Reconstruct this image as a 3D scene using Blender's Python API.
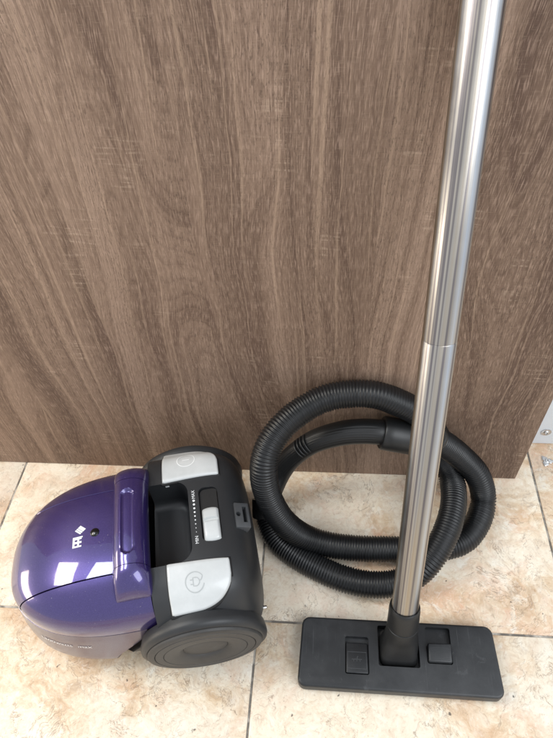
import bpy, bmesh, math, random
from mathutils import Vector, Matrix
random.seed(7)
for o in list(bpy.data.objects): bpy.data.objects.remove(o, do_unlink=True)
SC = bpy.context.scene
COL = SC.collection
PI = math.pi

# ------------------------------------------------------------------ camera
CAM_H = 0.893
R = ((0.99604242, 0.0182787, -0.08697922), (0.07128578, -0.74878138, 0.65897252), (-0.05308326, -0.66256497, -0.74712103))
FPX, CX, CY = 587.0, 276.5, 369.0
cd = bpy.data.cameras.new('camera'); cam = bpy.data.objects.new('camera', cd); COL.objects.link(cam)
cd.sensor_fit = 'VERTICAL'; cd.sensor_height = 24; cd.sensor_width = 24; cd.lens = 24 * FPX / 738
cd.clip_start = 0.02; cd.clip_end = 60
m = Matrix.Identity(4)
for i in range(3):
    m[i][0] = R[i][0]; m[i][1] = -R[i][1]; m[i][2] = -R[i][2]
m[2][3] = CAM_H
cam.matrix_world = m
SC.camera = cam

# ------------------------------------------------------------------ light
wd = bpy.data.worlds.new('World'); SC.world = wd; wd.use_nodes = True
wb = wd.node_tree.nodes['Background']; wb.inputs[0].default_value = (0.92, 0.95, 1.0, 1); wb.inputs[1].default_value = 0.58
def area(name, loc, target, sx, sy, power, col):
    l = bpy.data.lights.new(name, 'AREA'); l.shape = 'RECTANGLE'; l.size = sx; l.size_y = sy; l.energy = power; l.color = col
    o = bpy.data.objects.new(name, l); COL.objects.link(o); o.location = loc
    o.rotation_euler = (Vector(target) - Vector(loc)).to_track_quat('-Z', 'Y').to_euler()
    return o
area('window_upper_pane', (-1.50, 0.32, 1.62), (-0.32, 0.29, 0.18), 0.66, 0.42, 11, (1.0, 0.93, 0.82))
area('window_lower_pane', (-1.75, 0.10, 0.36), (-0.37, 0.27, 0.165), 0.75, 0.36, 6, (1.0, 0.86, 0.66))
area('roof_light', (-0.98, 0.36, 2.05), (-0.28, 0.28, 0.19), 0.55, 0.35, 6, (0.90, 0.95, 1.0))
area('doorway_light', (1.5, -0.9, 2.0), (0.1, 0.4, 0.2), 1.7, 1.6, 30, (0.92, 0.96, 1.0))
SC.view_settings.view_transform = 'Standard'; SC.view_settings.look = 'None'
SC.view_settings.exposure = 0.63; SC.view_settings.gamma = 1.0; SC.view_settings.use_curve_mapping = False
SC.render.engine = 'CYCLES'

# ------------------------------------------------------------------ pixel helpers (photograph pixel -> point)
def ray(p):
    c = (p[0] - CX, p[1] - CY, FPX)
    return Vector([sum(R[i][k] * c[k] for k in range(3)) for i in range(3)])
def onz(p, z=0.0):
    d = ray(p); t = (z - CAM_H) / d.z; return Vector((d.x * t, d.y * t, z))
def ony(p, y):
    d = ray(p); t = y / d.y; return Vector((d.x * t, y, CAM_H + d.z * t))

# ------------------------------------------------------------------ mesh helpers
def mesh_obj(name, verts, faces, mat, parent=None, smooth=True, angle=None):
    me = bpy.data.meshes.new(name); me.from_pydata([tuple(v) for v in verts], [], faces); me.update()
    bm = bmesh.new(); bm.from_mesh(me); bmesh.ops.recalc_face_normals(bm, faces=bm.faces); bm.to_mesh(me); bm.free()
    return link(name, me, mat, parent, smooth, angle)
def bm_obj(name, bm, mat, parent=None, smooth=True, angle=None):
    me = bpy.data.meshes.new(name); bmesh.ops.recalc_face_normals(bm, faces=bm.faces); bm.to_mesh(me); bm.free()
    return link(name, me, mat, parent, smooth, angle)
def link(name, me, mat, parent, smooth=True, angle=None):
    me.polygons.foreach_set('use_smooth', [smooth] * len(me.polygons))
    if smooth and angle: me.set_sharp_from_angle(angle=math.radians(angle))
    if mat: me.materials.append(mat)
    o = bpy.data.objects.new(name, me); COL.objects.link(o); o.parent = parent
    return o
def empty(name, loc, rz=0):
    o = bpy.data.objects.new(name, None); o.empty_display_size = 0.05; COL.objects.link(o)
    o.location = loc; o.rotation_euler = (0, 0, rz); return o
def tag(o, label=None, cat=None, kind=None, group=None):
    if label: o['label'] = label
    if cat: o['category'] = cat
    if kind: o['kind'] = kind
    if group: o['group'] = group
    return o
def grid(rows, closed_u=False, cap0=False, cap1=False):
    """rows: list of equal-length lists of points; returns verts, faces"""
    V, F = [], []; n = len(rows[0])
    for r in rows: V += [Vector(p) for p in r]
    k = n if closed_u else n - 1
    for i in range(len(rows) - 1):
        for j in range(k):
            a, b = i * n + j, i * n + (j + 1) % n
            F.append((a, b, b + n, a + n))
    if cap0: F.append(tuple(range(n))[::-1])
    if cap1: F.append(tuple(range((len(rows) - 1) * n, len(rows) * n)))
    return V, F
def lathe(prof, n, M=None, cap0=False, cap1=False):
    """prof: (radius, along) pairs, turned about local Z"""
    rows = []
    for r, h in prof:
        rows.append([Vector((r * math.cos(2 * PI * k / n), r * math.sin(2 * PI * k / n), h)) for k in range(n)])
    V, F = grid(rows, True, cap0, cap1)
    if M: V = [M @ v for v in V]
    return V, F
def axis_matrix(origin, direction):
    q = Vector(direction).normalized().to_track_quat('Z', 'Y')
    return Matrix.Translation(Vector(origin)) @ q.to_matrix().to_4x4()
def bbox_bm(x0, x1, y0, y1, z0, z1, bev=0, seg=2, vert_only=False):
    bm = bmesh.new(); bmesh.ops.create_cube(bm, size=1)
    for v in bm.verts:
        v.co = Vector((x0 + (v.co.x + .5) * (x1 - x0), y0 + (v.co.y + .5) * (y1 - y0), z0 + (v.co.z + .5) * (z1 - z0)))
    if bev:
        es = [e for e in bm.edges if abs((e.verts[0].co - e.verts[1].co).normalized().z) > .9] if vert_only else list(bm.edges)
        bmesh.ops.bevel(bm, geom=es, offset=bev, segments=seg, profile=.5, affect='EDGES')
    return bm
def boolean(o, cutter):
    md = o.modifiers.new('cut', 'BOOLEAN'); md.operation = 'DIFFERENCE'; md.solver = 'EXACT'; md.object = cutter
    dg = bpy.context.evaluated_depsgraph_get()
    me = bpy.data.meshes.new_from_object(o.evaluated_get(dg)); o.modifiers.clear()
    old = o.data; o.data = me; bpy.data.meshes.remove(old); bpy.data.objects.remove(cutter, do_unlink=True)
def catmull(P, per):
    out = []; P = [Vector(p) for p in P]; Q = [P[0] * 2 - P[1]] + P + [P[-1] * 2 - P[-2]]
    for i in range(1, len(Q) - 2):
        a, b, c, d = Q[i - 1], Q[i], Q[i + 1], Q[i + 2]
        for k in range(per):
            t = k / per
            out.append(.5 * (2 * b + (c - a) * t + (2 * a - 5 * b + 4 * c - d) * t * t + (3 * b - a - 3 * c + d) * t ** 3))
    out.append(P[-1]); return out
def resample(P, step):
    L = [0]
    for a, b in zip(P, P[1:]): L.append(L[-1] + (b - a).length)
    n = max(2, int(L[-1] / step)); out = []; j = 0
    for k in range(n + 1):
        s = L[-1] * k / n
        while j < len(L) - 2 and L[j + 1] < s: j += 1
        out.append(P[j].lerp(P[j + 1], (s - L[j]) / max(1e-9, L[j + 1] - L[j])))
    return out
def smooth_path(P, it):
    for _ in range(it):
        P = [P[0]] + [(P[i - 1] + P[i] * 2 + P[i + 1]) / 4 for i in range(1, len(P) - 1)] + [P[-1]]
    return P
def sweep(P, rad, n, cap=True, shape=None):
    """tube along P; rad(i) gives the radius; shape(i, ang) an optional factor"""
    rows = []; t = (P[1] - P[0]).normalized(); up = Vector((0, 0, 1)) if abs(t.z) < .9 else Vector((1, 0, 0))
    u = (up - t * up.dot(t)).normalized()
    for i, p in enumerate(P):
        t = (P[min(i + 1, len(P) - 1)] - P[max(i - 1, 0)]).normalized()
        u = (u - t * u.dot(t)).normalized(); v = t.cross(u); row = []
        for k in range(n):
            a = 2 * PI * k / n; r = rad(i) * (shape(i, a) if shape else 1)
            row.append(p + (u * math.cos(a) + v * math.sin(a)) * r)
        rows.append(row)
    return grid(rows, True, cap, cap)
def spow(c, e): return math.copysign(abs(c) ** e, c)
def sstep(a, b, x):
    t = min(1, max(0, (x - a) / (b - a))); return t * t * (3 - 2 * t)

# ------------------------------------------------------------------ materials
class NT:
    def __init__(s, name):
        s.m = bpy.data.materials.new(name); s.m.use_nodes = True; s.t = s.m.node_tree; s.b = s.t.nodes['Principled BSDF']
    def n(s, typ, **kw):
        o = s.t.nodes.new(typ)
        for k, v in kw.items(): setattr(o, k, v)
        return o
    def link(s, a, b): s.t.links.new(a, b)
    def val(s, sock, v):
        if hasattr(v, 'links') or hasattr(v, 'is_linked'): s.link(v, sock)
        else: sock.default_value = v
    def math(s, op, a, b=0.0, c=None, clamp=False):
        o = s.n('ShaderNodeMath', operation=op, use_clamp=clamp); s.val(o.inputs[0], a); s.val(o.inputs[1], b)
        if c is not None: s.val(o.inputs[2], c)
        return o.outputs[0]
    def noise(s, vec, scale, detail=4, rough=.55, dist=0, color=False):
        o = s.n('ShaderNodeTexNoise'); s.link(vec, o.inputs['Vector']); o.inputs['Scale'].default_value = scale
        o.inputs['Detail'].default_value = detail; o.inputs['Roughness'].default_value = rough; o.inputs['Distortion'].default_value = dist
        return o.outputs['Color' if color else 'Fac']
    def ramp(s, fac, stops, interp='LINEAR'):
        o = s.n('ShaderNodeValToRGB'); s.link(fac, o.inputs[0]); r = o.color_ramp; r.interpolation = interp
        while len(r.elements) < len(stops): r.elements.new(.5)
        for e, (p, c) in zip(r.elements, stops):
            e.position = p; e.color = (*c, 1) if isinstance(c, tuple) else (c, c, c, 1)
        return o.outputs[0]
    def mix(s, fac, a, b, mode='MIX'):
        o = s.n('ShaderNodeMix', data_type='RGBA', blend_type=mode); s.val(o.inputs[0], fac)
        for k, v in ((6, a), (7, b)):
            if isinstance(v, tuple): o.inputs[k].default_value = (*v, 1)
            else: s.link(v, o.inputs[k])
        return o.outputs[2]
    def coords(s, scale=(1, 1, 1), loc=None, out='Object'):
        tc = s.n('ShaderNodeTexCoord'); mp = s.n('ShaderNodeMapping'); s.link(tc.outputs[out], mp.inputs[0])
        mp.inputs['Scale'].default_value = scale
        if loc: mp.inputs['Location'].default_value = loc
        return mp.outputs[0]
    def bump(s, h, strength, dist, normal=None):
        o = s.n('ShaderNodeBump'); o.inputs['Strength'].default_value = strength; o.inputs['Distance'].default_value = dist; s.link(h, o.inputs['Height'])
        if normal: s.link(normal, o.inputs['Normal'])
        return o.outputs[0]
    def set(s, **kw):
        for k, v in kw.items():
            i = s.b.inputs[k.replace('_', ' ')]
            if isinstance(v, tuple): i.default_value = (*v, 1) if len(v) == 3 and i.type == 'RGBA' else v
            elif hasattr(v, 'is_linked'): s.link(v, i)
            else: i.default_value = v
        return s.m

def mat_plastic(name, col, rough, dust=.25, scale=60, bump=.08, spec=.5, coat=0, scuff=.5):
    t = NT(name); c = t.coords()
    d = t.noise(c, 9, 6, .65); f = t.noise(c, scale * 12, 3, .6)
    scr = t.noise(t.coords((900, 14, 60)), 1, 2, .5)
    s = t.ramp(scr, [(.66, 0.0), (.74, 1.0)]); s = t.math('MULTIPLY', s, t.ramp(t.noise(c, 22, 2), [(.5, 0.0), (.7, 1.0)]))
    dust_f = t.math('MULTIPLY', t.ramp(d, [(.42, 0.0), (.75, 1.0)]), dust)
    dust_f = t.math('ADD', dust_f, t.math('MULTIPLY', s, dust * scuff), clamp=True)
    lc = tuple(min(1, x * 2.0 + .02 * max(1, scuff * 1.6)) for x in col)
    colr = t.mix(dust_f, col, lc)
    if scuff > 1:
        sp_ = t.ramp(t.noise(t.coords((1, 1, 1), (3, 1, 2)), 48, 6, .78, .5), [(.60, 0.0), (.72, 1.0)])
        colr = t.mix(t.math('MULTIPLY', sp_, .35), colr, (.11, .115, .12))
    r = t.math('ADD', rough - .06, t.math('MULTIPLY', d, .16))
    return t.set(Base_Color=colr, Roughness=r, Specular_IOR_Level=spec, Coat_Weight=coat, Normal=t.bump(f, bump, .0006))

M = {}
M['black'] = mat_plastic('black_plastic', (.0165, .018, .020), .44, .22)
M['black_soft'] = mat_plastic('soft_black_plastic', (.0080, .0085, .009), .42, .18)
M['black_deep'] = mat_plastic('deep_black_plastic', (.004, .004, .0045), .6, .05)
M['black_gloss'] = NT('gloss_black').set(Base_Color=(.004, .004, .005), Roughness=.12)
M['hose'] = mat_plastic('hose_plastic', (.0075, .0082, .0092), .33, .22, 40, .03, .42)
M['hub'] = mat_plastic('hubcap_plastic', (.028, .027, .026), .50, .4, scuff=1.3)
M['grey'] = mat_plastic('grey_plastic', (.045, .048, .052), .48, .3)
M['nozzle'] = mat_plastic('nozzle_plastic', (.0095, .011, .013), .42, .50, scuff=1.6)
M['button'] = mat_plastic('pale_grey_plastic', (.49, .51, .51), .30, .30, 50, .04, .5, .2)
M['icon_grey'] = mat_plastic('icon_grey', (.36, .38, .38), .4, 0)
M['icon_white'] = mat_plastic('icon_white', (.80, .82, .82), .4, 0)
M['print'] = mat_plastic('white_print', (.72, .74, .75), .5, 0)
M['print_soft'] = mat_plastic('pale_print', (.75, .74, .75), .5, 0)

def mat_purple(name, col, metallic, rough, coat=1.0):
    t = NT(name); c = t.coords()
    fl = t.n('ShaderNodeTexVoronoi'); t.link(c, fl.inputs['Vector']); fl.inputs['Scale'].default_value = 1800
    g = t.n('ShaderNodeSeparateColor'); t.link(fl.outputs['Color'], g.inputs[0])
    colr = t.mix(t.math('MULTIPLY', g.outputs[0], .45), col, tuple(min(1, x * 1.7 + .02) for x in col))
    sm = t.noise(c, 14, 5, .6); sc = t.noise(t.coords((40, 700, 60)), 1, 2)
    cr = t.math('ADD', .025, t.math('MULTIPLY', t.ramp(sm, [(.5, 0.0), (.8, 1.0)]), .10))
    dust = t.ramp(t.noise(c, 420, 2, .5), [(.71, 0.0), (.76, 1.0)])
    colr = t.mix(t.math('MULTIPLY', dust, .25), colr, (.45, .42, .45))
    return t.set(Base_Color=colr, Metallic=metallic, Roughness=rough, Coat_Weight=coat, Coat_Roughness=cr, Coat_IOR=1.6,
                 Coat_Normal=t.bump(t.noise(c, 70, 2), .03, .0006))
M['purple'] = mat_purple('purple_pearl_paint', (.028, .016, .118), .55, .30)
M['bumper'] = mat_purple('smoky_lilac_gloss', (.085, .066, .105), .40, .30, .45)

def mat_chrome():
    t = NT('chromed_steel'); c = t.coords()
    ax = t.noise(t.coords((260, 260, 1.2)), 1, 3, .6)
    sm = t.noise(c, 30, 5, .65)
    r = t.math('ADD', .25, t.math('MULTIPLY', sm, .22))
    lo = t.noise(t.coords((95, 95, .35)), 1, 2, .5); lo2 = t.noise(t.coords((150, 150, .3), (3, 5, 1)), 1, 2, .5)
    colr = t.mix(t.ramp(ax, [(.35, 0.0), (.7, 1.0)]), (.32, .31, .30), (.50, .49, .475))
    colr = t.mix(t.ramp(lo, [(.44, 0.0), (.60, .65)]), colr, (.44, .36, .25))  # gold, blue and dark streaks: reflections of the surroundings painted into the steel colour
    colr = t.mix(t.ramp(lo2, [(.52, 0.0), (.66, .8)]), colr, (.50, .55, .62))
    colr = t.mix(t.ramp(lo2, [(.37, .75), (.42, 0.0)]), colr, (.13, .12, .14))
    return t.set(Base_Color=colr, Metallic=1.0, Roughness=r, Anisotropic=.3, Normal=t.bump(ax, .22, .0006))
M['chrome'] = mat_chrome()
M['steel'] = NT('bright_steel').set(Base_Color=(.6, .6, .6), Metallic=1.0, Roughness=.25)
M['white_metal'] = mat_plastic('white_enamel', (.62, .66, .70), .35, .1)

def mat_wood():
    t = NT('brown_oak_laminate'); c = t.coords()
    sp = t.n('ShaderNodeSeparateXYZ'); t.link(c, sp.inputs[0]); x, z = sp.outputs[0], sp.outputs[2]
    def xyz(a, b, cc):
        o = t.n('ShaderNodeCombineXYZ'); t.val(o.inputs[0], a); t.val(o.inputs[1], b); t.val(o.inputs[2], cc); return o.outputs[0]
    def mul(a, b): return t.math('MULTIPLY', a, b)
    # the print shows staves of different tone, butted edge to edge
    ids = None; edges = (-.62, -.455, -.30, -.155, -.0505, .052, .148, .262)
    for k, e in enumerate(edges):
        g = t.math('GREATER_THAN', x, e); g = mul(g, (.37, .81, -.53, .66, -.94, .58, -.47, .72)[k]); ids = g if ids is None else t.math('ADD', ids, g)
    wn = t.noise(xyz(mul(x, 2.4), ids, mul(z, 1.7)), 1, 2, .5)
    wn2 = t.noise(xyz(mul(x, 14.0), 3.0, mul(z, 7.0)), 1, 3, .5)
    xw = t.math('ADD', x, mul(t.math('SUBTRACT', wn, .5), .11))
    xw = t.math('ADD', xw, mul(t.math('SUBTRACT', wn2, .5), .008))
    # figure: growth layers, each fading from pale to dark and then breaking off sharply
    fld = t.noise(xyz(mul(xw, 4.2), t.math('ADD', mul(ids, 3.1), 7.0), mul(z, .55)), 1, 1.5, .45)
    lay = t.math('FRACT', mul(fld, 17.0))
    fine = t.math('FRACT', t.math('ADD', mul(fld, 120.0), mul(wn2, 2.0)))
    band = t.noise(xyz(mul(xw, 15.0), mul(ids, 5.3), mul(z, .4)), 1, 4, .6)
    fib = t.noise(xyz(mul(xw, 520.0), mul(ids, 7.7), mul(z, 5.0)), 1, 4, .65)
    fib2 = t.noise(xyz(mul(xw, 900.0), 5.0, mul(z, 60.0)), 1, 2, .6)
    pores = t.ramp(t.noise(xyz(mul(xw, 720.0), 9.0, mul(z, 150.0)), 1, 2, .6, 1.0), [(.55, 0.0), (.63, 1.0)])
    pores = mul(pores, t.ramp(t.noise(xyz(mul(xw, 20.0), 11.0, mul(z, 2.2)), 1, 2), [(.36, .15), (.58, 1.0)]))
    tone = t.math('ADD', mul(t.math('SINE', mul(ids, 9.0)), .17), t.math('ADD', mul(t.ramp(lay, [(0.0, .12), (.05, .62), (.55, .70), (.86, .40), (1.0, .08)]), .48), mul(t.ramp(band, [(.28, 0.0), (.70, 1.0)]), .56)))
    base = t.ramp(tone, [(.14, (.092, .055, .039)), (.36, (.148, .096, .067)), (.58, (.206, .138, .098)), (.84, (.280, .194, .142))])
    base = t.mix(mul(t.ramp(fine, [(.62, 0.0), (.92, 1.0), (1.0, .2)]), t.ramp(tone, [(.30, .75), (.60, .30)])), base, (.090, .054, .036))
    base = t.mix(mul(t.ramp(fib, [(.36, 1.0), (.54, 0.0)]), .55), base, (.108, .065, .046))
    base = t.mix(mul(t.ramp(fib2, [(.50, 0.0), (.66, 1.0)]), .42), base, (.43, .305, .232))
    pale = t.ramp(t.noise(xyz(mul(xw, 210.0), t.math('ADD', mul(ids, 4.1), 13.0), mul(z, 1.6)), 1, 3, .6), [(.57, 0.0), (.66, 1.0)])
    base = t.mix(mul(pale, .42), base, (.37, .262, .185))
    base = t.mix(mul(pores, .52), base, (.060, .038, .026))
    # pale saw marks across the grain, in small patches
    saw = t.ramp(t.noise(xyz(mul(x, 22.0), 4.0, t.math('ADD', mul(z, 230.0), mul(x, 16.0))), 1, 3, .6), [(.53, 0.0), (.62, 1.0)])
    smask = t.ramp(t.noise(xyz(mul(x, 15.0), 8.0, mul(z, 9.0)), 1, 2), [(.56, 0.0), (.66, 1.0)])
    saw = mul(mul(saw, smask), t.ramp(fib, [(.42, .0), (.58, 1.0)]))
    base = t.mix(mul(saw, .46), base, (.46, .35, .26))
    hatch = t.noise(xyz(mul(x, 80.0), 6.0, mul(z, 800.0)), 1, 2)
    base = t.mix(mul(t.ramp(hatch, [(.56, 0.0), (.75, 1.0)]), .22), base, (.36, .262, .19))
    h = t.math('SUBTRACT', t.math('ADD', mul(fib, .6), mul(saw, .5)), mul(pores, .6))
    return t.set(Base_Color=base, Roughness=t.math('ADD', .46, mul(fib, .2)), Specular_IOR_Level=.3, Normal=t.bump(h, .28, .0005))
M['wood'] = mat_wood()
M['edge'] = mat_plastic('board_edge', (.20, .15, .115), .5, .2)

def mat_tile():
    t = NT('travertine_print_tile'); tc = t.n('ShaderNodeTexCoord'); oi = t.n('ShaderNodeObjectInfo')
    off = t.n('ShaderNodeVectorMath', operation='SCALE'); t.link(oi.outputs['Location'], off.inputs[0]); off.inputs['Scale'].default_value = 7.3
    ad = t.n('ShaderNodeVectorMath', operation='ADD'); t.link(tc.outputs['Object'], ad.inputs[0]); t.link(off.outputs[0], ad.inputs[1]); c = ad.outputs[0]
    wv = t.noise(c, 9, 4, .6, 0, True)
    wo = t.n('ShaderNodeVectorMath', operation='MULTIPLY_ADD'); t.link(wv, wo.inputs[0]); wo.inputs[1].default_value = (.07, .07, .07); t.link(c, wo.inputs[2]); cw = wo.outputs[0]
    big = t.noise(cw, 12, 8, .74, .6); mid = t.noise(cw, 26, 8, .72, .6); fine = t.noise(c, 210, 5, .7)
    base = t.ramp(mid, [(.30, (.46, .31, .185)), (.42, (.64, .49, .33)), (.52, (.74, .62, .46)), (.62, (.79, .71, .57)), (.75, (.72, .66, .56))])
    pink = t.math('MULTIPLY', t.ramp(big, [(.50, 0.0), (.63, 1.0)]), t.ramp(mid, [(.36, .25), (.60, 1.0)]))
    base = t.mix(t.math('MULTIPLY', pink, .78), base, (.60, .30, .165))
    och = t.ramp(t.noise(cw, 11, 5, .6), [(.60, 0.0), (.72, 1.0)])
    base = t.mix(t.math('MULTIPLY', och, .38), base, (.52, .38, .24))
    pale = t.ramp(t.noise(cw, 30, 5, .7, .3), [(.56, 0.0), (.68, 1.0)])
    base = t.mix(t.math('MULTIPLY', pale, .7), base, (.80, .77, .69))
    # thin broken veins
    ridge = t.math('ABSOLUTE', t.math('SUBTRACT', t.noise(cw, 17, 5, .62, .5), .5))
    vein = t.math('MULTIPLY', t.ramp(ridge, [(0.0, 1.0), (.014, 0.0)]), t.ramp(t.noise(c, 26, 3), [(.42, 0.0), (.56, 1.0)]))
    base = t.mix(t.math('MULTIPLY', vein, .60), base, (.33, .23, .16))
    r2 = t.math('ABSOLUTE', t.math('SUBTRACT', t.noise(cw, 42, 4, .6, .3), .5))
    v2 = t.math('MULTIPLY', t.ramp(r2, [(0.0, 1.0), (.022, 0.0)]), t.ramp(t.noise(c, 15, 3), [(.46, 0.0), (.58, 1.0)]))
    base = t.mix(t.math('MULTIPLY', v2, .50), base, (.42, .31, .22))
    zone = t.noise(cw, 4.5, 5, .6, .5)
    base = t.mix(t.math('MULTIPLY', t.ramp(zone, [(.44, 1.0), (.54, 0.0)]), .55), base, (.80, .745, .635))
    base = t.mix(t.math('MULTIPLY', t.ramp(zone, [(.54, 0.0), (.66, 1.0)]), .42), base, (.62, .37, .22))
    crk = t.math('ABSOLUTE', t.math('SUBTRACT', t.noise(cw, 8.5, 7, .68, .8), .5))
    crk = t.math('MULTIPLY', t.ramp(crk, [(0.0, 1.0), (.008, 0.0)]), t.ramp(t.noise(c, 12, 2), [(.43, 0.0), (.52, 1.0)]))
    base = t.mix(t.math('MULTIPLY', crk, .75), base, (.22, .15, .10))
    gr = t.noise(cw, 150, 6, .75, .4)
    base = t.mix(t.math('MULTIPLY', t.ramp(gr, [(.36, 1.0), (.48, 0.0)]), .36), base, (.48, .34, .23))
    base = t.mix(t.math('MULTIPLY', t.ramp(gr, [(.54, 0.0), (.66, 1.0)]), .45), base, (.85, .80, .70))
    speck = t.ramp(fine, [(.30, 1.0), (.40, 0.0)])
    base = t.mix(t.math('MULTIPLY', speck, .6), base, (.38, .28, .20))
    pit = t.ramp(t.noise(c, 75, 2, .5), [(.235, 1.0), (.265, 0.0)])
    base = t.mix(t.math('MULTIPLY', pit, .8), base, (.06, .05, .045))
    h = t.math('SUBTRACT', t.math('ADD', t.math('MULTIPLY', mid, .8), t.math('MULTIPLY', fine, .4)), t.math('ADD', t.math('MULTIPLY', vein, .4), pit))
    return t.set(Base_Color=base, Roughness=t.math('ADD', .34, t.math('MULTIPLY', mid, .25)), Specular_IOR_Level=.45, Normal=t.bump(h, .45, .0015))
M['tile'] = mat_tile()
def mat_grout():
    t = NT('dirty_grout'); c = t.coords()
    f = t.ramp(t.noise(c, 24, 4, .6), [(.46, 0.0), (.60, 1.0)])
    return t.set(Base_Color=t.mix(f, (.15, .137, .12), (.50, .465, .41)), Roughness=.9, Normal=t.bump(t.noise(c, 600, 3), .4, .001))
M['grout'] = mat_grout()

# ------------------------------------------------------------------ floor
X0, Y0, TS, GAP = -.5463, .2915, .4497, .0031
fl = bbox_bm(X0 - 2 * TS, X0 + 5 * TS, Y0 - 2 * TS, Y0 + 3 * TS, -.03, -.0016)
floor = tag(bm_obj('floor', fl, M['grout'], smooth=False), kind='structure')
tb = bbox_bm(-TS / 2 + GAP / 2, TS / 2 - GAP / 2, -TS / 2 + GAP / 2, TS / 2 - GAP / 2, -.009, 0, .0012, 2)
tile0 = None
for i in range(-2, 5):
    for j in range(-2, 3):
        if tile0 is None: tile0 = o = bm_obj('tile', tb, M['tile'], floor, True, 35)
        else: o = tile0.copy(); COL.objects.link(o); o.parent = floor
        o.location = (X0 + (i + .5) * TS, Y0 + (j + .5) * TS, random.uniform(-.0004, 0))

# ------------------------------------------------------------------ wood board standing behind
YB = .5477
POLE_A = Vector((.107, .2627, .02)); POLE_B = Vector((.1125, .5155, .737)); PD = (POLE_B - POLE_A).normalized()
TR = .0175
zb_top = .7725
wp = bbox_bm(-1.25, .3212, YB, YB + .019, .0005, zb_top, .0008, 1)
tag(bm_obj('wood_board', wp, M['wood'], smooth=False), 'tall brown oak-look board standing upright on the tiles behind the hose', 'board')

# metal sheet beyond the board's free end, and a bolt set in the floor
ms = empty('metal_sheet', (.52, .622, 0)); tag(ms, 'pale enamelled metal sheet with a screw, beyond the end of the board', 'metal sheet')
bm_obj('sheet', bbox_bm(-.30, .30, 0, .003, .0005, .55, .001, 1), M['white_metal'], ms, False)
def screw_head(name, parent, Mx, r, mat):
    V, F = lathe([(r * .98, 0), (r, r * .12), (r * .8, r * .4), (r * .45, r * .5), (r * .42, r * .2), (0.0001, r * .2)], 20, Mx)
    return mesh_obj(name, V, F, mat, parent, True, 40)
sc = ony((546, 432), .622)
V, F = lathe([(.0085, 0), (.0085, .0012), (.005, .0014)], 24, axis_matrix((sc.x - .52, -.0002, sc.z), (0, -1, 0)))
mesh_obj('washer', V, F, M['steel'], ms, True, 40)
screw_head('screw', ms, axis_matrix((sc.x - .52, -.0014, sc.z), (0, -1, 0)), .0052, M['steel'])
fb = onz((546.5, 461.5)); fa = empty('floor_bolt', (fb.x, fb.y, 0)); tag(fa, 'small steel bolt plate with three lobes screwed into the floor tile', 'bolt')
rows = []
for r_, h_ in ((1, .0002), (1, .0016), (.9, .0022), (.45, .0022), (.4, .001), (.001, .001)):
    rows.append([Vector((r_ * (.0085 + .0035 * math.cos(3 * a) ** 3) * math.cos(a), r_ * (.0085 + .0035 * math.cos(3 * a) ** 3) * math.sin(a), h_)) for a in [2 * PI * k / 36 for k in range(36)]])
V, F = grid(rows, True); mesh_obj('plate', V, F, M['steel'], fa, True, 40)
screw_head('screw', fa, Matrix.Translation((0, 0, .001)), .0042, M['steel'])

# ------------------------------------------------------------------ vacuum cleaner
YAW = math.radians(14); VO = Vector((-.2525, .336, 0)) + Vector((-math.sin(YAW), math.cos(YAW), 0)) * .004
vac = empty('vacuum_cleaner', VO, YAW)
tag(vac, 'compact purple and black canister vacuum cleaner lying on the tiles before the board', 'vacuum cleaner')
LN, WF, ZE = .1765, .112, .126
def wF(x): return WF * (max(0, 1 - (max(0, -x) / LN) ** 2.7)) ** (1 / 2.1)
def hF(x): return .0665 * (max(0, 1 - (max(0, -x) / LN) ** 2.7)) ** (1 / 1.8)
NY, NZ = 3.2, 2.5
def SF(x, t): return Vector((x, wF(x) * spow(math.cos(t), 2 / NY), ZE + hF(x) * abs(math.sin(t)) ** (2 / NZ)))
def zF(x, y):
    w = max(1e-6, wF(x)); q = max(0, 1 - min(1, abs(y) / w) ** NY); return ZE + hF(x) * q ** (1 / NZ)
def tF(x, y):   # parameter at which the section passes y
    w = max(1e-6, wF(x)); r = max(-1, min(1, y / w)); return math.acos(spow(r, NY / 2))
XS = .020
xl = [XS - (XS + .10) * k / 14 for k in range(15)]
xl += [-LN * math.sin(math.asin(.10 / LN) + (PI / 2 - math.asin(.10 / LN)) * k / 26) for k in range(1, 27)]
xl[-1] = -LN * .99995
SEAM, GP = .060, .0009
def shell(name, lo, hi, nt, mat, parent, inset=0):
    """a patch of the front shell between t=lo(x) and t=hi(x), its rim turned inwards"""
    rows = []
    for x in xl:
        a, b = lo(x), hi(x)
        if b - a < 1e-4: break
        r = [SF(x, a + (b - a) * k / nt) for k in range(nt + 1)]
        c = Vector((x, 0, ZE - .01))
        def inn(p): d = Vector((p.x + .05, 0, ZE)) - p; return p + (Vector((0, 0, ZE)) + Vector((p.x, 0, 0)) - p).normalized() * .004
        r = [inn(r[0])] + r + [inn(r[-1])]
        rows.append(r)
    first = [Vector((p.x, p.y, p.z)) + (Vector((p.x, 0, ZE)) - p).normalized() * .004 for p in rows[0]]
    V, F = grid([first] + rows)
    return mesh_obj(name, V, F, mat, parent, True, 50)
EPS = 0.0
shell('lid', lambda x: tF(x, SEAM - GP) if wF(x) > SEAM else EPS, lambda x: tF(x, -SEAM + GP) if wF(x) > SEAM else PI - EPS, 46, M['purple'], vac)
shell('side_panel', lambda x: PI if wF(x) < SEAM + .002 else tF(x, -SEAM - GP), lambda x: PI, 26, M['purple'], vac)
shell('side_panel', lambda x: 0.0, lambda x: 0.0 if wF(x) < SEAM + .002 else tF(x, SEAM + GP), 26, M['purple'], vac)
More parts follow.
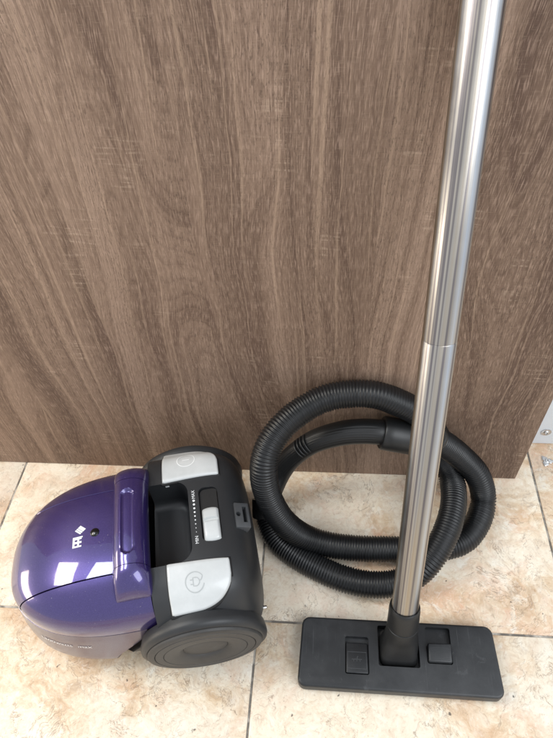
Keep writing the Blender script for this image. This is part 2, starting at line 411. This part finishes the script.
# dark liner behind the panel gaps
rows = [[Vector((x * .975, 0, 0)) + Vector((0, .965 * wF(x) * spow(math.cos(t), 2 / NY), ZE - .004 + .962 * hF(x) * abs(math.sin(t)) ** (2 / NZ))) for t in [PI * k / 40 for k in range(41)]] for x in xl]
V, F = grid(rows); mesh_obj('inner_shell', V, F, M['black_deep'], vac)

# lower nose: glossy bumper under the lid's edge
def xend(z): return -.056 + .060 * sstep(.035, .126, z)
rows = []
zs = [ZE - .0012 - (ZE - .006) * k / 22 for k in range(23)]
for z in zs:
    q = (ZE - z) / ZE
    L = LN + .001 + .010 * math.sin(min(1, q * 1.6) * PI / 2) - .060 * max(0, q - .6) ** 1.6 * 2
    W = WF + .0005 + .003 * math.sin(min(1, q * 1.4) * PI / 2) - .05 * max(0, q - .62) ** 1.5 * 2
    xe = xend(z); A = PI / 2 if xe >= 0 else math.acos((min(1, -xe / L)) ** 1.35)
    r = []
    for k in range(81):
        a = -A + 2 * A * k / 80
        x = -L * max(0, math.cos(a)) ** (2 / 2.7); y = W * spow(math.sin(a), 2 / 2.1)
        if xe > 0: x = x + xe * abs(math.sin(a)) ** 6
        r.append(Vector((x, y, z)))
    rows.append(r)
BROWS = rows
top = [Vector((p.x * .965, p.y * .965, p.z + .0004)) for p in rows[0]]
side0 = [r[0] for r in rows]
rows2 = [top] + rows
rows2 = [[r[0] + Vector((.0, .008, 0))] + r + [r[-1] + Vector((0, -.008, 0))] for r in rows2]
V, F = grid(rows2); bumper = mesh_obj('front_bumper', V, F, M['bumper'], vac, True, 55)

# rear body
WR, ZB, TRR, XR = .1225, .016, .184, .157
NR = 6.0
def gR(x): return max(0, 1 - max(0, x / XR) ** 7) ** (1 / 5.0)
def zR(x, y):
    y = y - .003; w = WR * gR(x); q = max(0, 1 - min(1, abs(y) / max(w, 1e-6)) ** NR); return ZB + (TRR - ZB) * gR(x) * q ** (1 / NR)
def x_start(z): return .0215 if z > .118 else xend(z) + .0035 + (.012 if z > .1179 else 0)
tt = [PI * k / 72 for k in range(73)]
us = [k / 34 for k in range(35)]
rows = []
brk = .115
for u in us + [None] * 18:
    rows.append([])
n1 = len(us)
for t in tt:
    z0 = ZB + (TRR - ZB) * abs(math.sin(t)) ** (2 / NR)
    xs0 = .0215 - (.0215 - (xend(z0) + .006)) * (1 - sstep(.100, .124, z0))
    for i in range(n1 + 18):
        if i < n1: x = xs0 + (brk - xs0) * us[i]
        else:
            a0 = math.asin(brk / XR); a = a0 + (PI / 2 - a0) * (i - n1 + 1) / 18; x = XR * math.sin(a)
            if i == n1 + 17: x = XR * .99999
        g = gR(x)
        fl_ = .0085 * sstep(.170, .125, z0) * sstep(-.02, .03, x) * g      # lower flank swells towards the wheel
        tk = 1 - .22 * (1 - sstep(ZB, .036, ZB + (TRR - ZB) * g * abs(math.sin(t)) ** (2 / NR)))
        rows[i].append(Vector((x, .003 + tk * (WR * g + fl_) * spow(math.cos(t), 2 / NR), ZB + (TRR - ZB) * g * abs(math.sin(t)) ** (2 / NR))))
V, F = grid(rows, True, True, True)
body = mesh_obj('rear_body', V, F, M['black'], vac)
def cutter(bm):
    me = bpy.data.meshes.new('cut'); bm.to_mesh(me); bm.free(); o = bpy.data.objects.new('cut', me); COL.objects.link(o); o.parent = vac; return o
bpy.context.view_layer.update()
def well_cut():
    bm = bbox_bm(.012, .0765, -.0595, .0595, .128, .26)
    es = [e for e in bm.edges if all(v.co.x > .05 for v in e.verts) and abs((e.verts[0].co - e.verts[1].co).z) > .05]
    bmesh.ops.bevel(bm, geom=es, offset=.020, segments=8, profile=.5, affect='EDGES')
    es = [e for e in bm.edges if all(v.co.z < .13 for v in e.verts)]
    bmesh.ops.bevel(bm, geom=es, offset=.013, segments=5, profile=.5, affect='EDGES')
    return bm
c1 = cutter(well_cut()); bpy.context.view_layer.update(); boolean(body, c1)
SL = (.0905, .1165, -.037, .043)
bm = bbox_bm(SL[0], SL[1], SL[2], SL[3], .1765, .22, .0075, 5, True)
c2 = cutter(bm); bpy.context.view_layer.update(); boolean(body, c2)
body.data.polygons.foreach_set('use_smooth', [True] * len(body.data.polygons)); body.data.set_sharp_from_angle(angle=math.radians(38))
# inner floor so that nothing shows through under the lid
bm_obj('chassis', bbox_bm(-.150, .13, -.070, .070, .010, .10, .012, 2), M['black_deep'], vac)

# patch lying on the rear body, between y limits, with skirts: buttons
def surface_pad(name, x0, x1, ya, yb, lift, depth, mat, zf, nx=22, ny=14, rnd=.0022):
    rows = []
    for i in range(nx + 1):
        x = x0 + (x1 - x0) * i / nx; a, b = ya(x), yb(x)
        rows.append([Vector((x, a + (b - a) * j / ny, zf(x, a + (b - a) * j / ny) + lift)) for j in range(ny + 1)])
    out = []
    cx, cy = (x0 + x1) / 2, (ya(x0) + yb(x0)) / 2
    loop = [p for p in rows[0]] + [r[-1] for r in rows[1:-1]] + list(reversed(rows[-1])) + [r[0] for r in reversed(rows[1:-1])]
    V, F = grid(rows); base = len(V); n = len(loop)
    idx = {}
    def vid(p):
        for k, v in enumerate(V[:base]):
            if (v - p).length < 1e-9: return k
    ids = [vid(p) for p in loop]
    for ring, (ins, dz) in enumerate(((-.0016, -.0011), (-.0022, -.0032), (-.0022, -depth))):
        for k, p in enumerate(loop):
            a, b = loop[k - 1], loop[(k + 1) % n]; t_ = (b - a); nrm = Vector((t_.y, -t_.x, 0))
            nrm = nrm.normalized() if nrm.length > 1e-9 else Vector()
            if nrm.dot(Vector((p.x - cx, p.y - cy, 0))) < 0: nrm = -nrm
            V.append(p + nrm * -ins * .8 + Vector((0, 0, dz)))
    for k in range(n):
        k2 = (k + 1) % n
        F.append((ids[k], ids[k2], base + k2, base + k))
        for r in range(2): F.append((base + r * n + k, base + r * n + k2, base + (r + 1) * n + k2, base + (r + 1) * n + k))
    return mesh_obj(name, V, F, mat, vac, True, 60)
BX0, BX1 = .044, .1195
def y_out(x):
    u = (x - BX0) / (BX1 - BX0)
    v = max(0, (u - .42) / .58); return .1165 - .002 * u - .030 * (1 - math.sqrt(max(0, 1 - min(1, v) ** 2.0)))
def y_in(x): return .0610 + .003 * (x - BX0) / (BX1 - BX0)
def zbtn(x, y): return zR(min(x, .118), min(.112, max(-.106, y))) - max(0, y - .112) * .9 - max(0, -y - .106) * .9
bn = surface_pad('cord_button', BX0, BX1, lambda x: -y_out(x) + .003, lambda x: -y_in(x), .0035, .014, M['button'], zbtn, 44)
bn['label'] = 'pale grey cord rewind button with plug symbol'
bf = surface_pad('power_button', BX0, BX1, lambda x: y_in(x), lambda x: y_out(x) + .0045, .0035, .014, M['button'], zbtn, 44)
bf['label'] = 'pale grey on and off button with ring and bar symbol'
y_edge = y_out
def gasket(ys):
    s = ys
    def y_out(x): return y_edge(min(BX1, max(BX0, x))) + (.0045 if s > 0 else -.003)
    return surface_pad('button_gap', BX0 - .0022, BX1 + .0022, lambda x: min(s * (y_in(x) - .0022), s * (y_out(x) + .0026)), lambda x: max(s * (y_in(x) - .0022), s * (y_out(x) + .0026)), .0004, .004, M['black_deep'], zbtn, 44)
gasket(-1); gasket(1)

# flat marks laid on a surface
def ribbon(pts, w, zf, lift, mat, parent, name='symbol', closed=False):
    V, F = [], []; n = len(pts)
    for i, p in enumerate(pts):
        a = Vector(pts[(i - 1) % n] if closed or i > 0 else pts[0]); b = Vector(pts[(i + 1) % n] if closed or i < n - 1 else pts[-1])
        t_ = (b - a).normalized(); nn = Vector((-t_.y, t_.x))
        for s in (-1, 1):
            q = Vector(p) + nn * s * w / 2; V.append(Vector((q.x, q.y, zf(q.x, q.y) + lift)))
    for i in range(n if closed else n - 1):
        j = (i + 1) % n; F.append((2 * i, 2 * j, 2 * j + 1, 2 * i + 1))
    return V, F
def marks(name, strokes, zf, lift, mat, parent):
    V, F = [], []
    for pts, w, cl in strokes:
        v, f = ribbon(pts, w, zf, lift, mat, parent, closed=cl); b = len(V); V += v; F += [tuple(i + b for i in q) for q in f]
    return mesh_obj(name, V, F, mat, parent)
def arc(cx, cy, r, a0, a1, n=40): return [(cx + r * math.cos(math.radians(a0 + (a1 - a0) * k / n)), cy + r * math.sin(math.radians(a0 + (a1 - a0) * k / n))) for k in range(n + 1)]
lift = .0035 + .0003
cx, cy = .077, .093
marks('symbol', [(arc(cx, cy, .0125, 0, 351), .0011, True), ([(cx - .005, cy), (cx, cy), (cx + .005, cy)], .0013, False)], zbtn, lift, M['icon_white'], bf)
cx, cy = .076, -.087
marks('symbol', [(arc(cx, cy, .0115, 30, 345), .0011, False), (arc(cx + .001, cy, .0048, -100, 100), .0009, False), ([(cx + .0002, cy - .0047), (cx - .002, cy - .0047), (cx - .002, cy), (cx - .002, cy + .0047), (cx + .0002, cy + .0047)], .0009, False),
                 ([(cx - .002, cy + .0025), (cx - .0055, cy + .0025)], .0011, False), ([(cx - .002, cy - .0025), (cx - .0055, cy - .0025)], .0011, False), ([(cx + .0055, cy), (cx + .0085, cy + .002), (cx + .010, cy + .0055)], .0009, False)], zbtn, lift, M['icon_grey'], bn)

# suction slider
trk = bm_obj('slider_track', bbox_bm(SL[0] + .0015, SL[1] - .0015, SL[2] + .0015, SL[3] - .0015, .1755, .1795, .0065, 4, True), M['black_soft'], vac, True, 40)
def slider():
    x0, x1, y0, y1 = SL[0] + .0022, SL[1] - .0016, SL[2] + .0012, .0085
    rows = []
    prof = [(0, -.004), (.02, .0005), (.08, .0025), (.25, .0038), (.54, .0042), (.585, .0012), (.605, .0012), (.64, .0042), (.85, .0042), (.95, .003), (.985, .0012), (1, -.004)]
    for v, h in prof:
        r = []
        for k in range(17):
            c = -1 + 2 * k / 16; e = (1 - abs(c) ** 8) ** .5
            bow = .0022 * (1 - c * c) * (1 if v > .6 else (-1 if v < .2 else 0))
            r.append(Vector(((x0 + x1) / 2 + (x1 - x0) / 2 * c, y0 + (y1 - y0) * v + bow, .183 + (h if abs(c) < 1 else -.004) * (1 if h < 0 else e) - .003 * (1 - e))))
        rows.append(r)
    V, F = grid(rows); return mesh_obj('slider', V, F, M['button'], vac, True, 45)
slider()
def text_mesh(s, size, extrude=0):
    cu = bpy.data.curves.new('text', 'FONT'); cu.body = s; cu.size = size; cu.resolution_u = 3; cu.align_x = 'CENTER'
    o = bpy.data.objects.new('text', cu); COL.objects.link(o); bpy.context.view_layer.update()
    me = bpy.data.meshes.new_from_object(o.evaluated_get(bpy.context.evaluated_depsgraph_get()))
    V = [v.co.copy() for v in me.vertices]; F = [tuple(p.vertices) for p in me.polygons]
    bpy.data.objects.remove(o, do_unlink=True); bpy.data.meshes.remove(me); return V, F
V, F = [], []
for s, yc in (('MAX', .034), ('MIN', -.033)):
    tv, tf = text_mesh(s, .0062); b = len(V)
    V += [Vector((.0855 - v.y, yc + v.x, 0)) for v in tv]; F += [tuple(i + b for i in f) for f in tf]
for k in range(9):
    r = .0017 - .00015 * k; yc = .0245 - k * .0058; b = len(V)
    if k == 8: r = .0005
    V += [Vector((.0835 + r * math.cos(2 * PI * j / 14), yc + r * math.sin(2 * PI * j / 14), 0)) for j in range(14)]; F.append(tuple(range(b, b + 14)))
for v in V: v.z = zR(v.x, v.y) + .0004
mesh_obj('scale_print', V, F, M['print'], vac, False)

# parking bracket on the rear edge
bb = bm_obj('parking_bracket', bbox_bm(-.0105, .0105, -.0185, .0185, -.012, .003, .0012, 2), M['grey'], vac, True, 40)
bk_m = Matrix.Translation((.1445, -.001, .1655)) @ Matrix.Rotation(math.radians(26), 4, 'Y')
bb.matrix_local = bk_m
def cut_local(bm, M_):
    bm.transform(M_); return cutter(bm)
bpy.context.view_layer.update(); boolean(bb, cut_local(bbox_bm(.0005, .0065, -.011, .0125, -.008, .01), bk_m)); bpy.context.view_layer.update()
cy_ = bmesh.new(); bmesh.ops.create_cone(cy_, segments=20, radius1=.0034, radius2=.0034, depth=.02, cap_ends=True); cy_.transform(Matrix.Translation((-.0058, .001, .004)))
boolean(bb, cut_local(cy_, bk_m)); bb.data.set_sharp_from_angle(angle=math.radians(35))

# carry handle across the top
HW, HL = .0228, .092
def handle_pt(y, t):
    e = max(0, 1 - (abs(y) / HL) ** 9) ** (1 / 2.2)
    dz = -.016 * (abs(y) / HL) ** 3.2
    bulb = 1 + .07 * sstep(.055, .072, abs(y)); x = HW * bulb * (.86 + .14 * e) * spow(math.cos(t), .90); s = math.sin(t)
    z = .190 + dz + .0250 * bulb * e * spow(s, .92)
    if s > 0:
        rec = sstep(.0092, .0062, math.hypot(x, max(0, abs(y + .002) - .037))) * .0042
        z -= rec
    return Vector((x, y, z))
def handle_piece(name, y0, y1, n, parent):
    rows = []
    for k in range(n + 1):
        y = y0 + (y1 - y0) * k / n
        y = max(-HL * .99999, min(HL * .99999, y))
        rows.append([handle_pt(y, -.95 + (PI + 1.9) * j / 72) for j in range(73)])
    def shrink(r): return [Vector((p.x * .93, p.y, p.z - .002)) for p in r]
    rows = [shrink(rows[0])] + rows + [shrink(rows[-1])]
    V, F = grid(rows, False)
    n_ = 73
    F.append(tuple(range(n_))); F.append(tuple(range((len(rows) - 1) * n_, len(rows) * n_)))
    return mesh_obj(name, V, F, M['purple'], parent, True, 40)
hd = handle_piece('carry_handle', -.0605, .0605, 90, vac)
ys = [0.0612, HL]
handle_piece('end_cap', -HL, -.0612, 40, hd); handle_piece('end_cap', .0612, HL, 40, hd)

# indicator and logo on the lid
hx, hy = -.047, .000
hz = zF(hx, hy)
nrm = (Vector((hx + .002, hy, zF(hx + .002, hy))) - Vector((hx - .002, hy, zF(hx - .002, hy)))).normalized().cross(Vector((0, 1, 0)))
V, F = lathe([(.0060, -.002), (.0060, .0003), (.0054, .0010), (.0044, .0014), (.0025, .0020), (.0001, .0022)], 28, axis_matrix((hx, hy, hz), nrm))
mesh_obj('indicator', V, F, M['black_gloss'], vac, True, 60)
V, F = [], []
def quad(pts):
    b = len(V); V.extend(Vector((p[0], p[1], 0)) for p in pts); F.append(tuple(range(b, b + len(pts))))
# block letters, tops towards the nose: a bar with two eyes and four legs; mark coordinates a (along y) and b (towards the rear)
LX, LY, LA, LB = -.0760, -.0160, .0145, .0125
def cell(a0, a1, b0, b1): quad([(LX + b0 * LB, LY + a0 * LA), (LX + b0 * LB, LY + a1 * LA), (LX + b1 * LB, LY + a1 * LA), (LX + b1 * LB, LY + a0 * LA)])
for a0, a1, b0, b1 in ((0, 1, 0, .22), (0, .16, .22, .95), (.16, .36, .50, .70), (.36, .56, .22, .95), (.56, .74, .50, .70), (.74, .90, .22, .95), (.90, 1.02, .0, 1.05)):
    cell(a0, a1, b0, b1)
dcx, dcy, dr = -.0665, .0080, .0078
for k0, k1 in ((0, .20), (.255, .46), (.515, 1)):
    def dp(u, v): return (dcx + (u + v - 1) * dr * .95, dcy + (u - v) * dr * .8)
    quad([dp(k0, 0), dp(k1, 0), dp(k1, 1), dp(k0, 1)])
bm = bmesh.new(); bv = [bm.verts.new(v) for v in V]
for f in F: bm.faces.new([bv[i] for i in f])
bmesh.ops.subdivide_edges(bm, edges=bm.edges, cuts=2, use_grid_fill=True)
for v in bm.verts: v.co.z = zF(v.co.x, v.co.y) + .00035
bm_obj('logo', bm, M['print'], vac, True)
# lettering round the bumper
def bump_pt(s, z):   # s: metres along the outline from the nose towards the near side
    k = min(range(len(zs)), key=lambda i: abs(zs[i] - z)); r = BROWS[k]
    P = [r[i] for i in range(40, -1, -1)]; L = 0
    for a, b in zip(P, P[1:]):
        d = (b - a).length
        if L + d >= s:
            q = a.lerp(b, (s - L) / d); n_ = (b - a).normalized().cross(Vector((0, 0, 1))); break
        L += d
    else: q = P[-1]; n_ = Vector((0, -1, 0))
    return Vector((q.x, q.y, z)), n_
tv, F = text_mesh('1400watts  max', .0115); V = []
for v in tv:
    p, n_ = bump_pt(.132 + v.x, .091 + v.y)
    if n_.dot(Vector((p.x, p.y, 0))) < 0: n_ = -n_
    V.append(p + n_ * .0006)
mesh_obj('lettering', V, F, M['print_soft'], bumper, False)

# wheels
WX, WZ, WRAD = .0700, .0770, .0810
def wheel(sy):
    Mx = Matrix.Translation((WX, 0, 0)) @ (Matrix.Identity(4))
    Mw = axis_matrix((WX, sy * .1215 + .001, WZ), (0, sy, -.03))
    V, F = lathe([(.070, -.012), (.0812, -.008), (.0830, .000), (.0834, .005), (.0822, .0088), (.0785, .0112), (.0768, .0122), (.0762, .012), (.06, .010)], 72, Mw)
    w = mesh_obj('wheel', V, F, M['black'], vac, True, 50)
    V, F = lathe([(.0752, .006), (.0752, .0145), (.0742, .0155), (.0668, .0166), (.0660, .0152), (.0652, .0166), (.0555, .0172), (.0548, .0162), (.0540, .0172), (.045, .0168), (.036, .0155), (.0305, .0128), (.0292, .0108), (.0282, .0116), (.018, .0124), (.0001, .0128)], 72, Mw)
    mesh_obj('hubcap', V, F, M['hub'], w, True, 50)
wheel(-1); wheel(1)
# plug pin peeking out of the rear
pin = axis_matrix((.140, -.088, .055), (1, 0, 0))
V, F = lathe([(.0024, 0), (.0024, .0155), (.0022, .0172), (.0012, .0180), (.0001, .0182)], 16, pin); mesh_obj('plug_pin', V, F, M['steel'], vac, True, 60)

# ------------------------------------------------------------------ suction hose, coiled against the board
HR = .0200
hose_px = [('z', (268, 516), .030), ('z', (276, 539), .022), ('z', (296, 556), .0205), ('z', (318, 568), .0205), ('z', (338, 577), .0205), ('z', (365, 584), .0205), ('z', (393, 584), .022),
           ('z', (412, 577), .032), ('z', (429, 562), .052), ('y', (446, 533), .410), ('y', (453.5, 505), .455), ('y', (452.5, 482), .498), ('y', (446, 460), .5235), ('y', (436, 435), .5255), ('y', (420, 414), .5262),
           ('y', (397, 402), .5265), ('y', (376, 394.6), .5265), ('y', (352.8, 393.7), .526), ('y', (326.8, 397.5), .520), ('y', (303.7, 409), .505), ('y', (283.4, 425), .482), ('y', (267.5, 448), .455),
           ('y', (263.5, 468), .437), ('y', (267, 493), .425), ('y', (281.5, 519.5), .414), ('z', (303.4, 536.6), .040), ('z', (330, 545), .028), ('z', (360, 548.5), .0215), ('z', (391, 549), .0205), ('z', (430, 549), .0205),
           ('z', (461.7, 542), .0205), ('z', (478, 522), .026), ('y', (483.6, 498), .488), ('y', (477, 474), .506), ('y', (461.7, 457.7), .514), ('y', (449, 447.5), .510), ('y', (434, 438), .503)]
P = [onz(p, v) if k == 'z' else ony(p, v) for k, p, v in hose_px]
hose = empty('suction_hose', (.07, .44, 0)); H0 = Vector((.07, .44, 0))
tag(hose, 'black ribbed suction hose coiled on the tiles with its curved grip against the board', 'vacuum hose')
path = smooth_path(resample(catmull(P, 24), .004), 10)
PITCH, SUB = .0043, 4
path = resample(path, PITCH / SUB)
path = [p - H0 for p in smooth_path(path, 30)]
prof = [1.0, .962, .880, .962]
rj = [random.uniform(-.012, .012) for _ in range(len(path) // SUB + 2)]
V, F = sweep(path, lambda i: HR * (prof[i % SUB] + rj[i // SUB]), 24)
mesh_obj('corrugated_tube', V, F, M['hose'], hose)
# end piece of the tube, behind the wand
e0 = path[-1]; ed = (path[-1] - path[-6]).normalized()
V, F = lathe([(.015, -.004), (.0203, -.004), (.0206, -.003), (.0206, .001), (.0200, .002), (.0165, .002), (.016, .0)], 36, axis_matrix(e0, ed))
mesh_obj('end_connector', V, F, M['black_soft'], hose, True, 40)
# grip
gp = [('y', (402, 436.5), .512), ('y', (379, 432), .513), ('y', (356, 431.5), .514), ('y', (335.5, 434.5), .514), ('y', (312, 442.5), .512), ('y', (292, 457), .508), ('y', (280, 472), .500), ('y', (271, 491), .478), ('z', (266, 508), .040), ('z', (268, 516), .030), ('z', (276, 539), .022)]
G = [onz(p, v) if k == 'z' else ony(p, v) for k, p, v in gp]
G = smooth_path(resample(catmull(G, 20), .0015), 30); G = [p - H0 for p in G]
gl = [0]
for a, b in zip(G, G[1:]): gl.append(gl[-1] + (b - a).length)
GL = gl[-1]
ng = len(G)
i_end = int(ng * .86)
def grip_r(i):
    u = gl[i] / GL
    return .0190 - .0018 * sstep(.15, .5, u) + .001 * sstep(.5, .75, u)
def flute(i, a):
    u = gl[i] / GL
    f = 1.0
    if .10 < u < .66:
        d = ((a - math.radians(-50)) + PI) % (2 * PI) - PI
        if abs(d) < math.radians(40): f -= .028 * (.5 - .5 * math.cos(a * 30)) * sstep(.10, .14, u) * sstep(.66, .62, u)
    return f
i0 = next(i for i in range(ng) if gl[i] > .034)
V, F = sweep(G[i0 - 4:i_end], lambda i: grip_r(i + i0 - 4), 120, True, lambda i, a: flute(i + i0 - 4, a))
grip = mesh_obj('grip', V, F, M['black_soft'], hose, True, 50)
# collar at the grip's mouth
cdir = (G[6] - G[i0]).normalized()
V, F = lathe([(.0175, 0), (.0236, 0), (.0252, .002), (.0256, .014), (.0250, .052), (.0235, .054), (.0185, .054), (.0180, .02)], 48, axis_matrix(G[i0 - 2], cdir))
col_ = mesh_obj('collar', V, F, M['black_soft'], grip, True, 40)
nt = bm_obj('latch_slot', bbox_bm(-.0022, .0022, -.0012, .0012, -.005, .005, .0008, 1), M['black_deep'], grip, False)
ctr = G[i0 - 2] + cdir * .042; toc = (Vector((0, 0, CAM_H)) - H0 - ctr); toc = (toc - cdir * toc.dot(cdir)).normalized()
ss_ = cdir.cross(toc); dn = (toc - ss_ * 0.5 * (1 if ss_.z > 0 else -1)).normalized()
nt.matrix_local = Matrix.Translation(ctr + dn * .0249) @ Matrix((( cdir.x, dn.x, cdir.cross(dn).x), (cdir.y, dn.y, cdir.cross(dn).y), (cdir.z, dn.z, cdir.cross(dn).z))).to_4x4()
# thumb ribs on the grip: little raised bars
for k in range(4):
    i = next(i for i in range(ng) if gl[i] > .142 + .0062 * k); p = G[i]; d = (G[i + 2] - G[i - 2]).normalized()
    up = (Vector((0, -.45, 1)) - d * d.dot(Vector((0, -.45, 1)))).normalized(); sd = d.cross(up)
    rows = []
    for s in range(13):
        a = math.radians(-52 + 104 * s / 12); rr = grip_r(i) + .0022 * math.cos(math.radians(-80 + 160 * s / 12))
        c = p + (up * math.cos(a) + sd * math.sin(a)) * rr; n_ = up * math.cos(a) + sd * math.sin(a)
        rows.append([c + d * .0016 * math.cos(b) + n_ * .0016 * math.sin(b) for b in [2 * PI * q / 8 for q in range(8)]])
    V, F = grid(rows, True, True, True); mesh_obj('thumb_rib', V, F, M['black_soft'], grip)
# cuff where grip and tube join
p0 = G[i_end - 3]; d0 = (G[min(ng - 1, i_end + 6)] - G[i_end - 10]).normalized()
V, F = lathe([(.0185, -.016), (.0222, -.016), (.0228, -.013), (.0228, .012), (.0220, .014), (.0190, .014)], 40, axis_matrix(p0, d0)); mesh_obj('cuff', V, F, M['black_soft'], hose, True, 40)

# ------------------------------------------------------------------ wand with its floor head
wand = empty('vacuum_wand', (POLE_A.x, POLE_A.y, 0)); W0 = Vector((POLE_A.x, POLE_A.y, 0))
tag(wand, 'chromed steel vacuum wand in a wide black floor head, leaning on the board', 'vacuum wand')
A = POLE_A - W0
def at(z): return A + PD * ((z - A.z) / PD.z)
jn = at(.467); tip = at(.885); low = at(.070)
def tube(name, a, b, prof):
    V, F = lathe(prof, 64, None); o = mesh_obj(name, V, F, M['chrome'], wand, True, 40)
    o.matrix_local = axis_matrix(a, PD); return o
l1 = (jn - low).length; l2 = (tip - jn).length
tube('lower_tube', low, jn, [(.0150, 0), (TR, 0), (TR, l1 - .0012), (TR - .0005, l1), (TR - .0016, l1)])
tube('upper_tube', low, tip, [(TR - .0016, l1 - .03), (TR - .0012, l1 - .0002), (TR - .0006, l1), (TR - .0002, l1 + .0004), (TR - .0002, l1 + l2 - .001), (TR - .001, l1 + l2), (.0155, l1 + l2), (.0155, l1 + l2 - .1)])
# head: bevelled plate with a slight fall towards the front
hx0, hx1, hy0, hy1 = -.0335 - W0.x, .2395 - W0.x, .2030 - W0.y, .2945 - W0.y
ZT = .0215
def head_mesh():
    bm = bbox_bm(hx0, hx1, hy0, hy1, .0042, ZT)
    for v in bm.verts:
        if v.co.y > 0: v.co.x += -.004 if v.co.x > 0 else .004
    es = [e for e in bm.edges if abs((e.verts[0].co - e.verts[1].co).z) > .01]
    bmesh.ops.bevel(bm, geom=es, offset=.011, segments=6, profile=.5, affect='EDGES')
    es = [e for e in bm.edges if all(v.co.z > ZT - 1e-5 for v in e.verts) and len(e.link_faces) == 2 and any(abs(f.normal.z) < .5 for f in e.link_faces)]
    bmesh.ops.bevel(bm, geom=es, offset=.0035, segments=4, profile=.5, affect='EDGES')
    return bm
head = bm_obj('floor_head', head_mesh(), M['nozzle'], wand)
def cutw(bm):
    me = bpy.data.meshes.new('cut'); bmesh.ops.recalc_face_normals(bm, faces=bm.faces); bm.to_mesh(me); bm.free(); o = bpy.data.objects.new('cut', me); COL.objects.link(o); o.parent = wand; bpy.context.view_layer.update(); return o
def lx(x): return x - W0.x
def ly(y): return y - W0.y
PED = (.031, .0635, .2215, .2700); REC = (.1425, .1765, .2405, .2885); HOLE = (.0765, .1325, .2340, .2870)
for (a, b, c, d), zc in ((PED, .0135), (REC, .0125), (HOLE, .0065)):
    boolean(head, cutw(bbox_bm(lx(a), lx(b), ly(c), ly(d), zc, .05, .0028, 4, True)))
head.data.polygons.foreach_set('use_smooth', [True] * len(head.data.polygons)); head.data.set_sharp_from_angle(angle=math.radians(35))
sole = bm_obj('sole', bbox_bm(hx0 + .0035, hx1 - .0035, hy0 + .0035, hy1 - .0035, .0006, .0050, .010, 5, True), M['black_deep'], head, True, 40)
def wedge(name, box, z_front, z_back, z_bot, mat, parent, bev=.0016):
    a, b, c, d = box; g = .0012
    bm = bbox_bm(lx(a) + g, lx(b) - g, ly(c) + g, ly(d) - g, z_bot, 1.0)
    for v in bm.verts:
        if v.co.z > .5: v.co.z = z_back if v.co.y > ly((c + d) / 2) else z_front
    bmesh.ops.bevel(bm, geom=[e for e in bm.edges if not all(v.co.z < z_bot + 1e-6 for v in e.verts)], offset=bev, segments=3, profile=.5, affect='EDGES')
    return bm_obj(name, bm, mat, parent, True, 40)
pl = wedge('pedal', (PED[0], PED[1], PED[2], PED[3] - .006), .0225, .0190, .0140, M['nozzle'], head)
pl['label'] = 'black foot pedal with a raised frame and brush symbol'
# raised frame lines and a small symbol on the pedal
def pz(x, y): 
    u = (y - ly(PED[2])) / (PED[3] - .006 - PED[2]); return .0225 + (.0190 - .0225) * u
def w_(x, y): return (lx(x), ly(y))
marks('pedal_relief', [([w_(.0345, .2285), w_(.0345, .2500), w_(.0600, .2500), w_(.0600, .2285)], .0009, True), ([w_(.0400, .2405), w_(.0470, .2405), w_(.0540, .2405)], .0009, False), ([w_(.0470, .2405), w_(.0485, .2450)], .0009, False), ([w_(.0430, .2405), w_(.0425, .2375)], .0007, False), ([w_(.0470, .2405), w_(.0470, .2375)], .0007, False), ([w_(.0510, .2405), w_(.0515, .2375)], .0007, False)], pz, .0003, M['grey'], pl)
rk = wedge('rocker', (REC[0], REC[1], REC[2], .2665), .0262, .0300, .0128, M['nozzle'], head, .0022)
rk['label'] = 'black raised rocker pedal at the front of its recess'
def rz_(x, y):
    u = (y - ly(REC[2])) / (.2665 - REC[2]); return .0262 + (.0300 - .0262) * u
marks('pedal_relief', [([w_(.1470, y_), w_(.1595, y_), w_(.1720, y_)], .0008, False) for y_ in [.2445 + .0021 * k for k in range(8)]], rz_, .0003, M['black'], rk)
# swivel neck: block in the hole, then a collar round the tube
def neck():
    rows = []; n = 48
    base_c = Vector((lx(.1045), ly(.2600), .0068))
    ax = PD; q = PD.to_track_quat('Z', 'Y'); ex = Vector((1, 0, 0)); ex = (ex - ax * ex.dot(ax)).normalized(); ey = ax.cross(ex)
    def sup(c, hx, hy, e, X, Y): return [c + X * hx * spow(math.cos(2 * PI * k / n), e) + Y * hy * spow(math.sin(2 * PI * k / n), e) for k in range(n)]
    X, Y = Vector((1, 0, 0)), Vector((0, 1, 0))
    rows.append(sup(base_c, .0255, .0235, .35, X, Y)); rows.append(sup(base_c + Vector((0, 0, .012)), .0255, .0230, .38, X, Y))
    rows.append(sup(Vector((base_c.x, base_c.y, .0225)), .0248, .0205, .45, X, (Y + ey).normalized()))
    p = at(.034); rows.append(sup(p, .0236, .0200, .70, ex, ey)); p = at(.044); rows.append(sup(p, .0222, .0205, .9, ex, ey))
    for z, r in ((.052, .0212), (.060, .0208), (.0605, .0198), (.0625, .0198), (.063, .0210), (.090, .0206), (.0955, .0200), (.0968, .0190), (.0966, .0178)):
        rows.append(sup(at(z), r, r, 1.0, ex, ey))
    V, F = grid(rows, True, True, False); return mesh_obj('neck', V, F, M['black_soft'], head, True, 35)
neck()
bpy.context.view_layer.update()
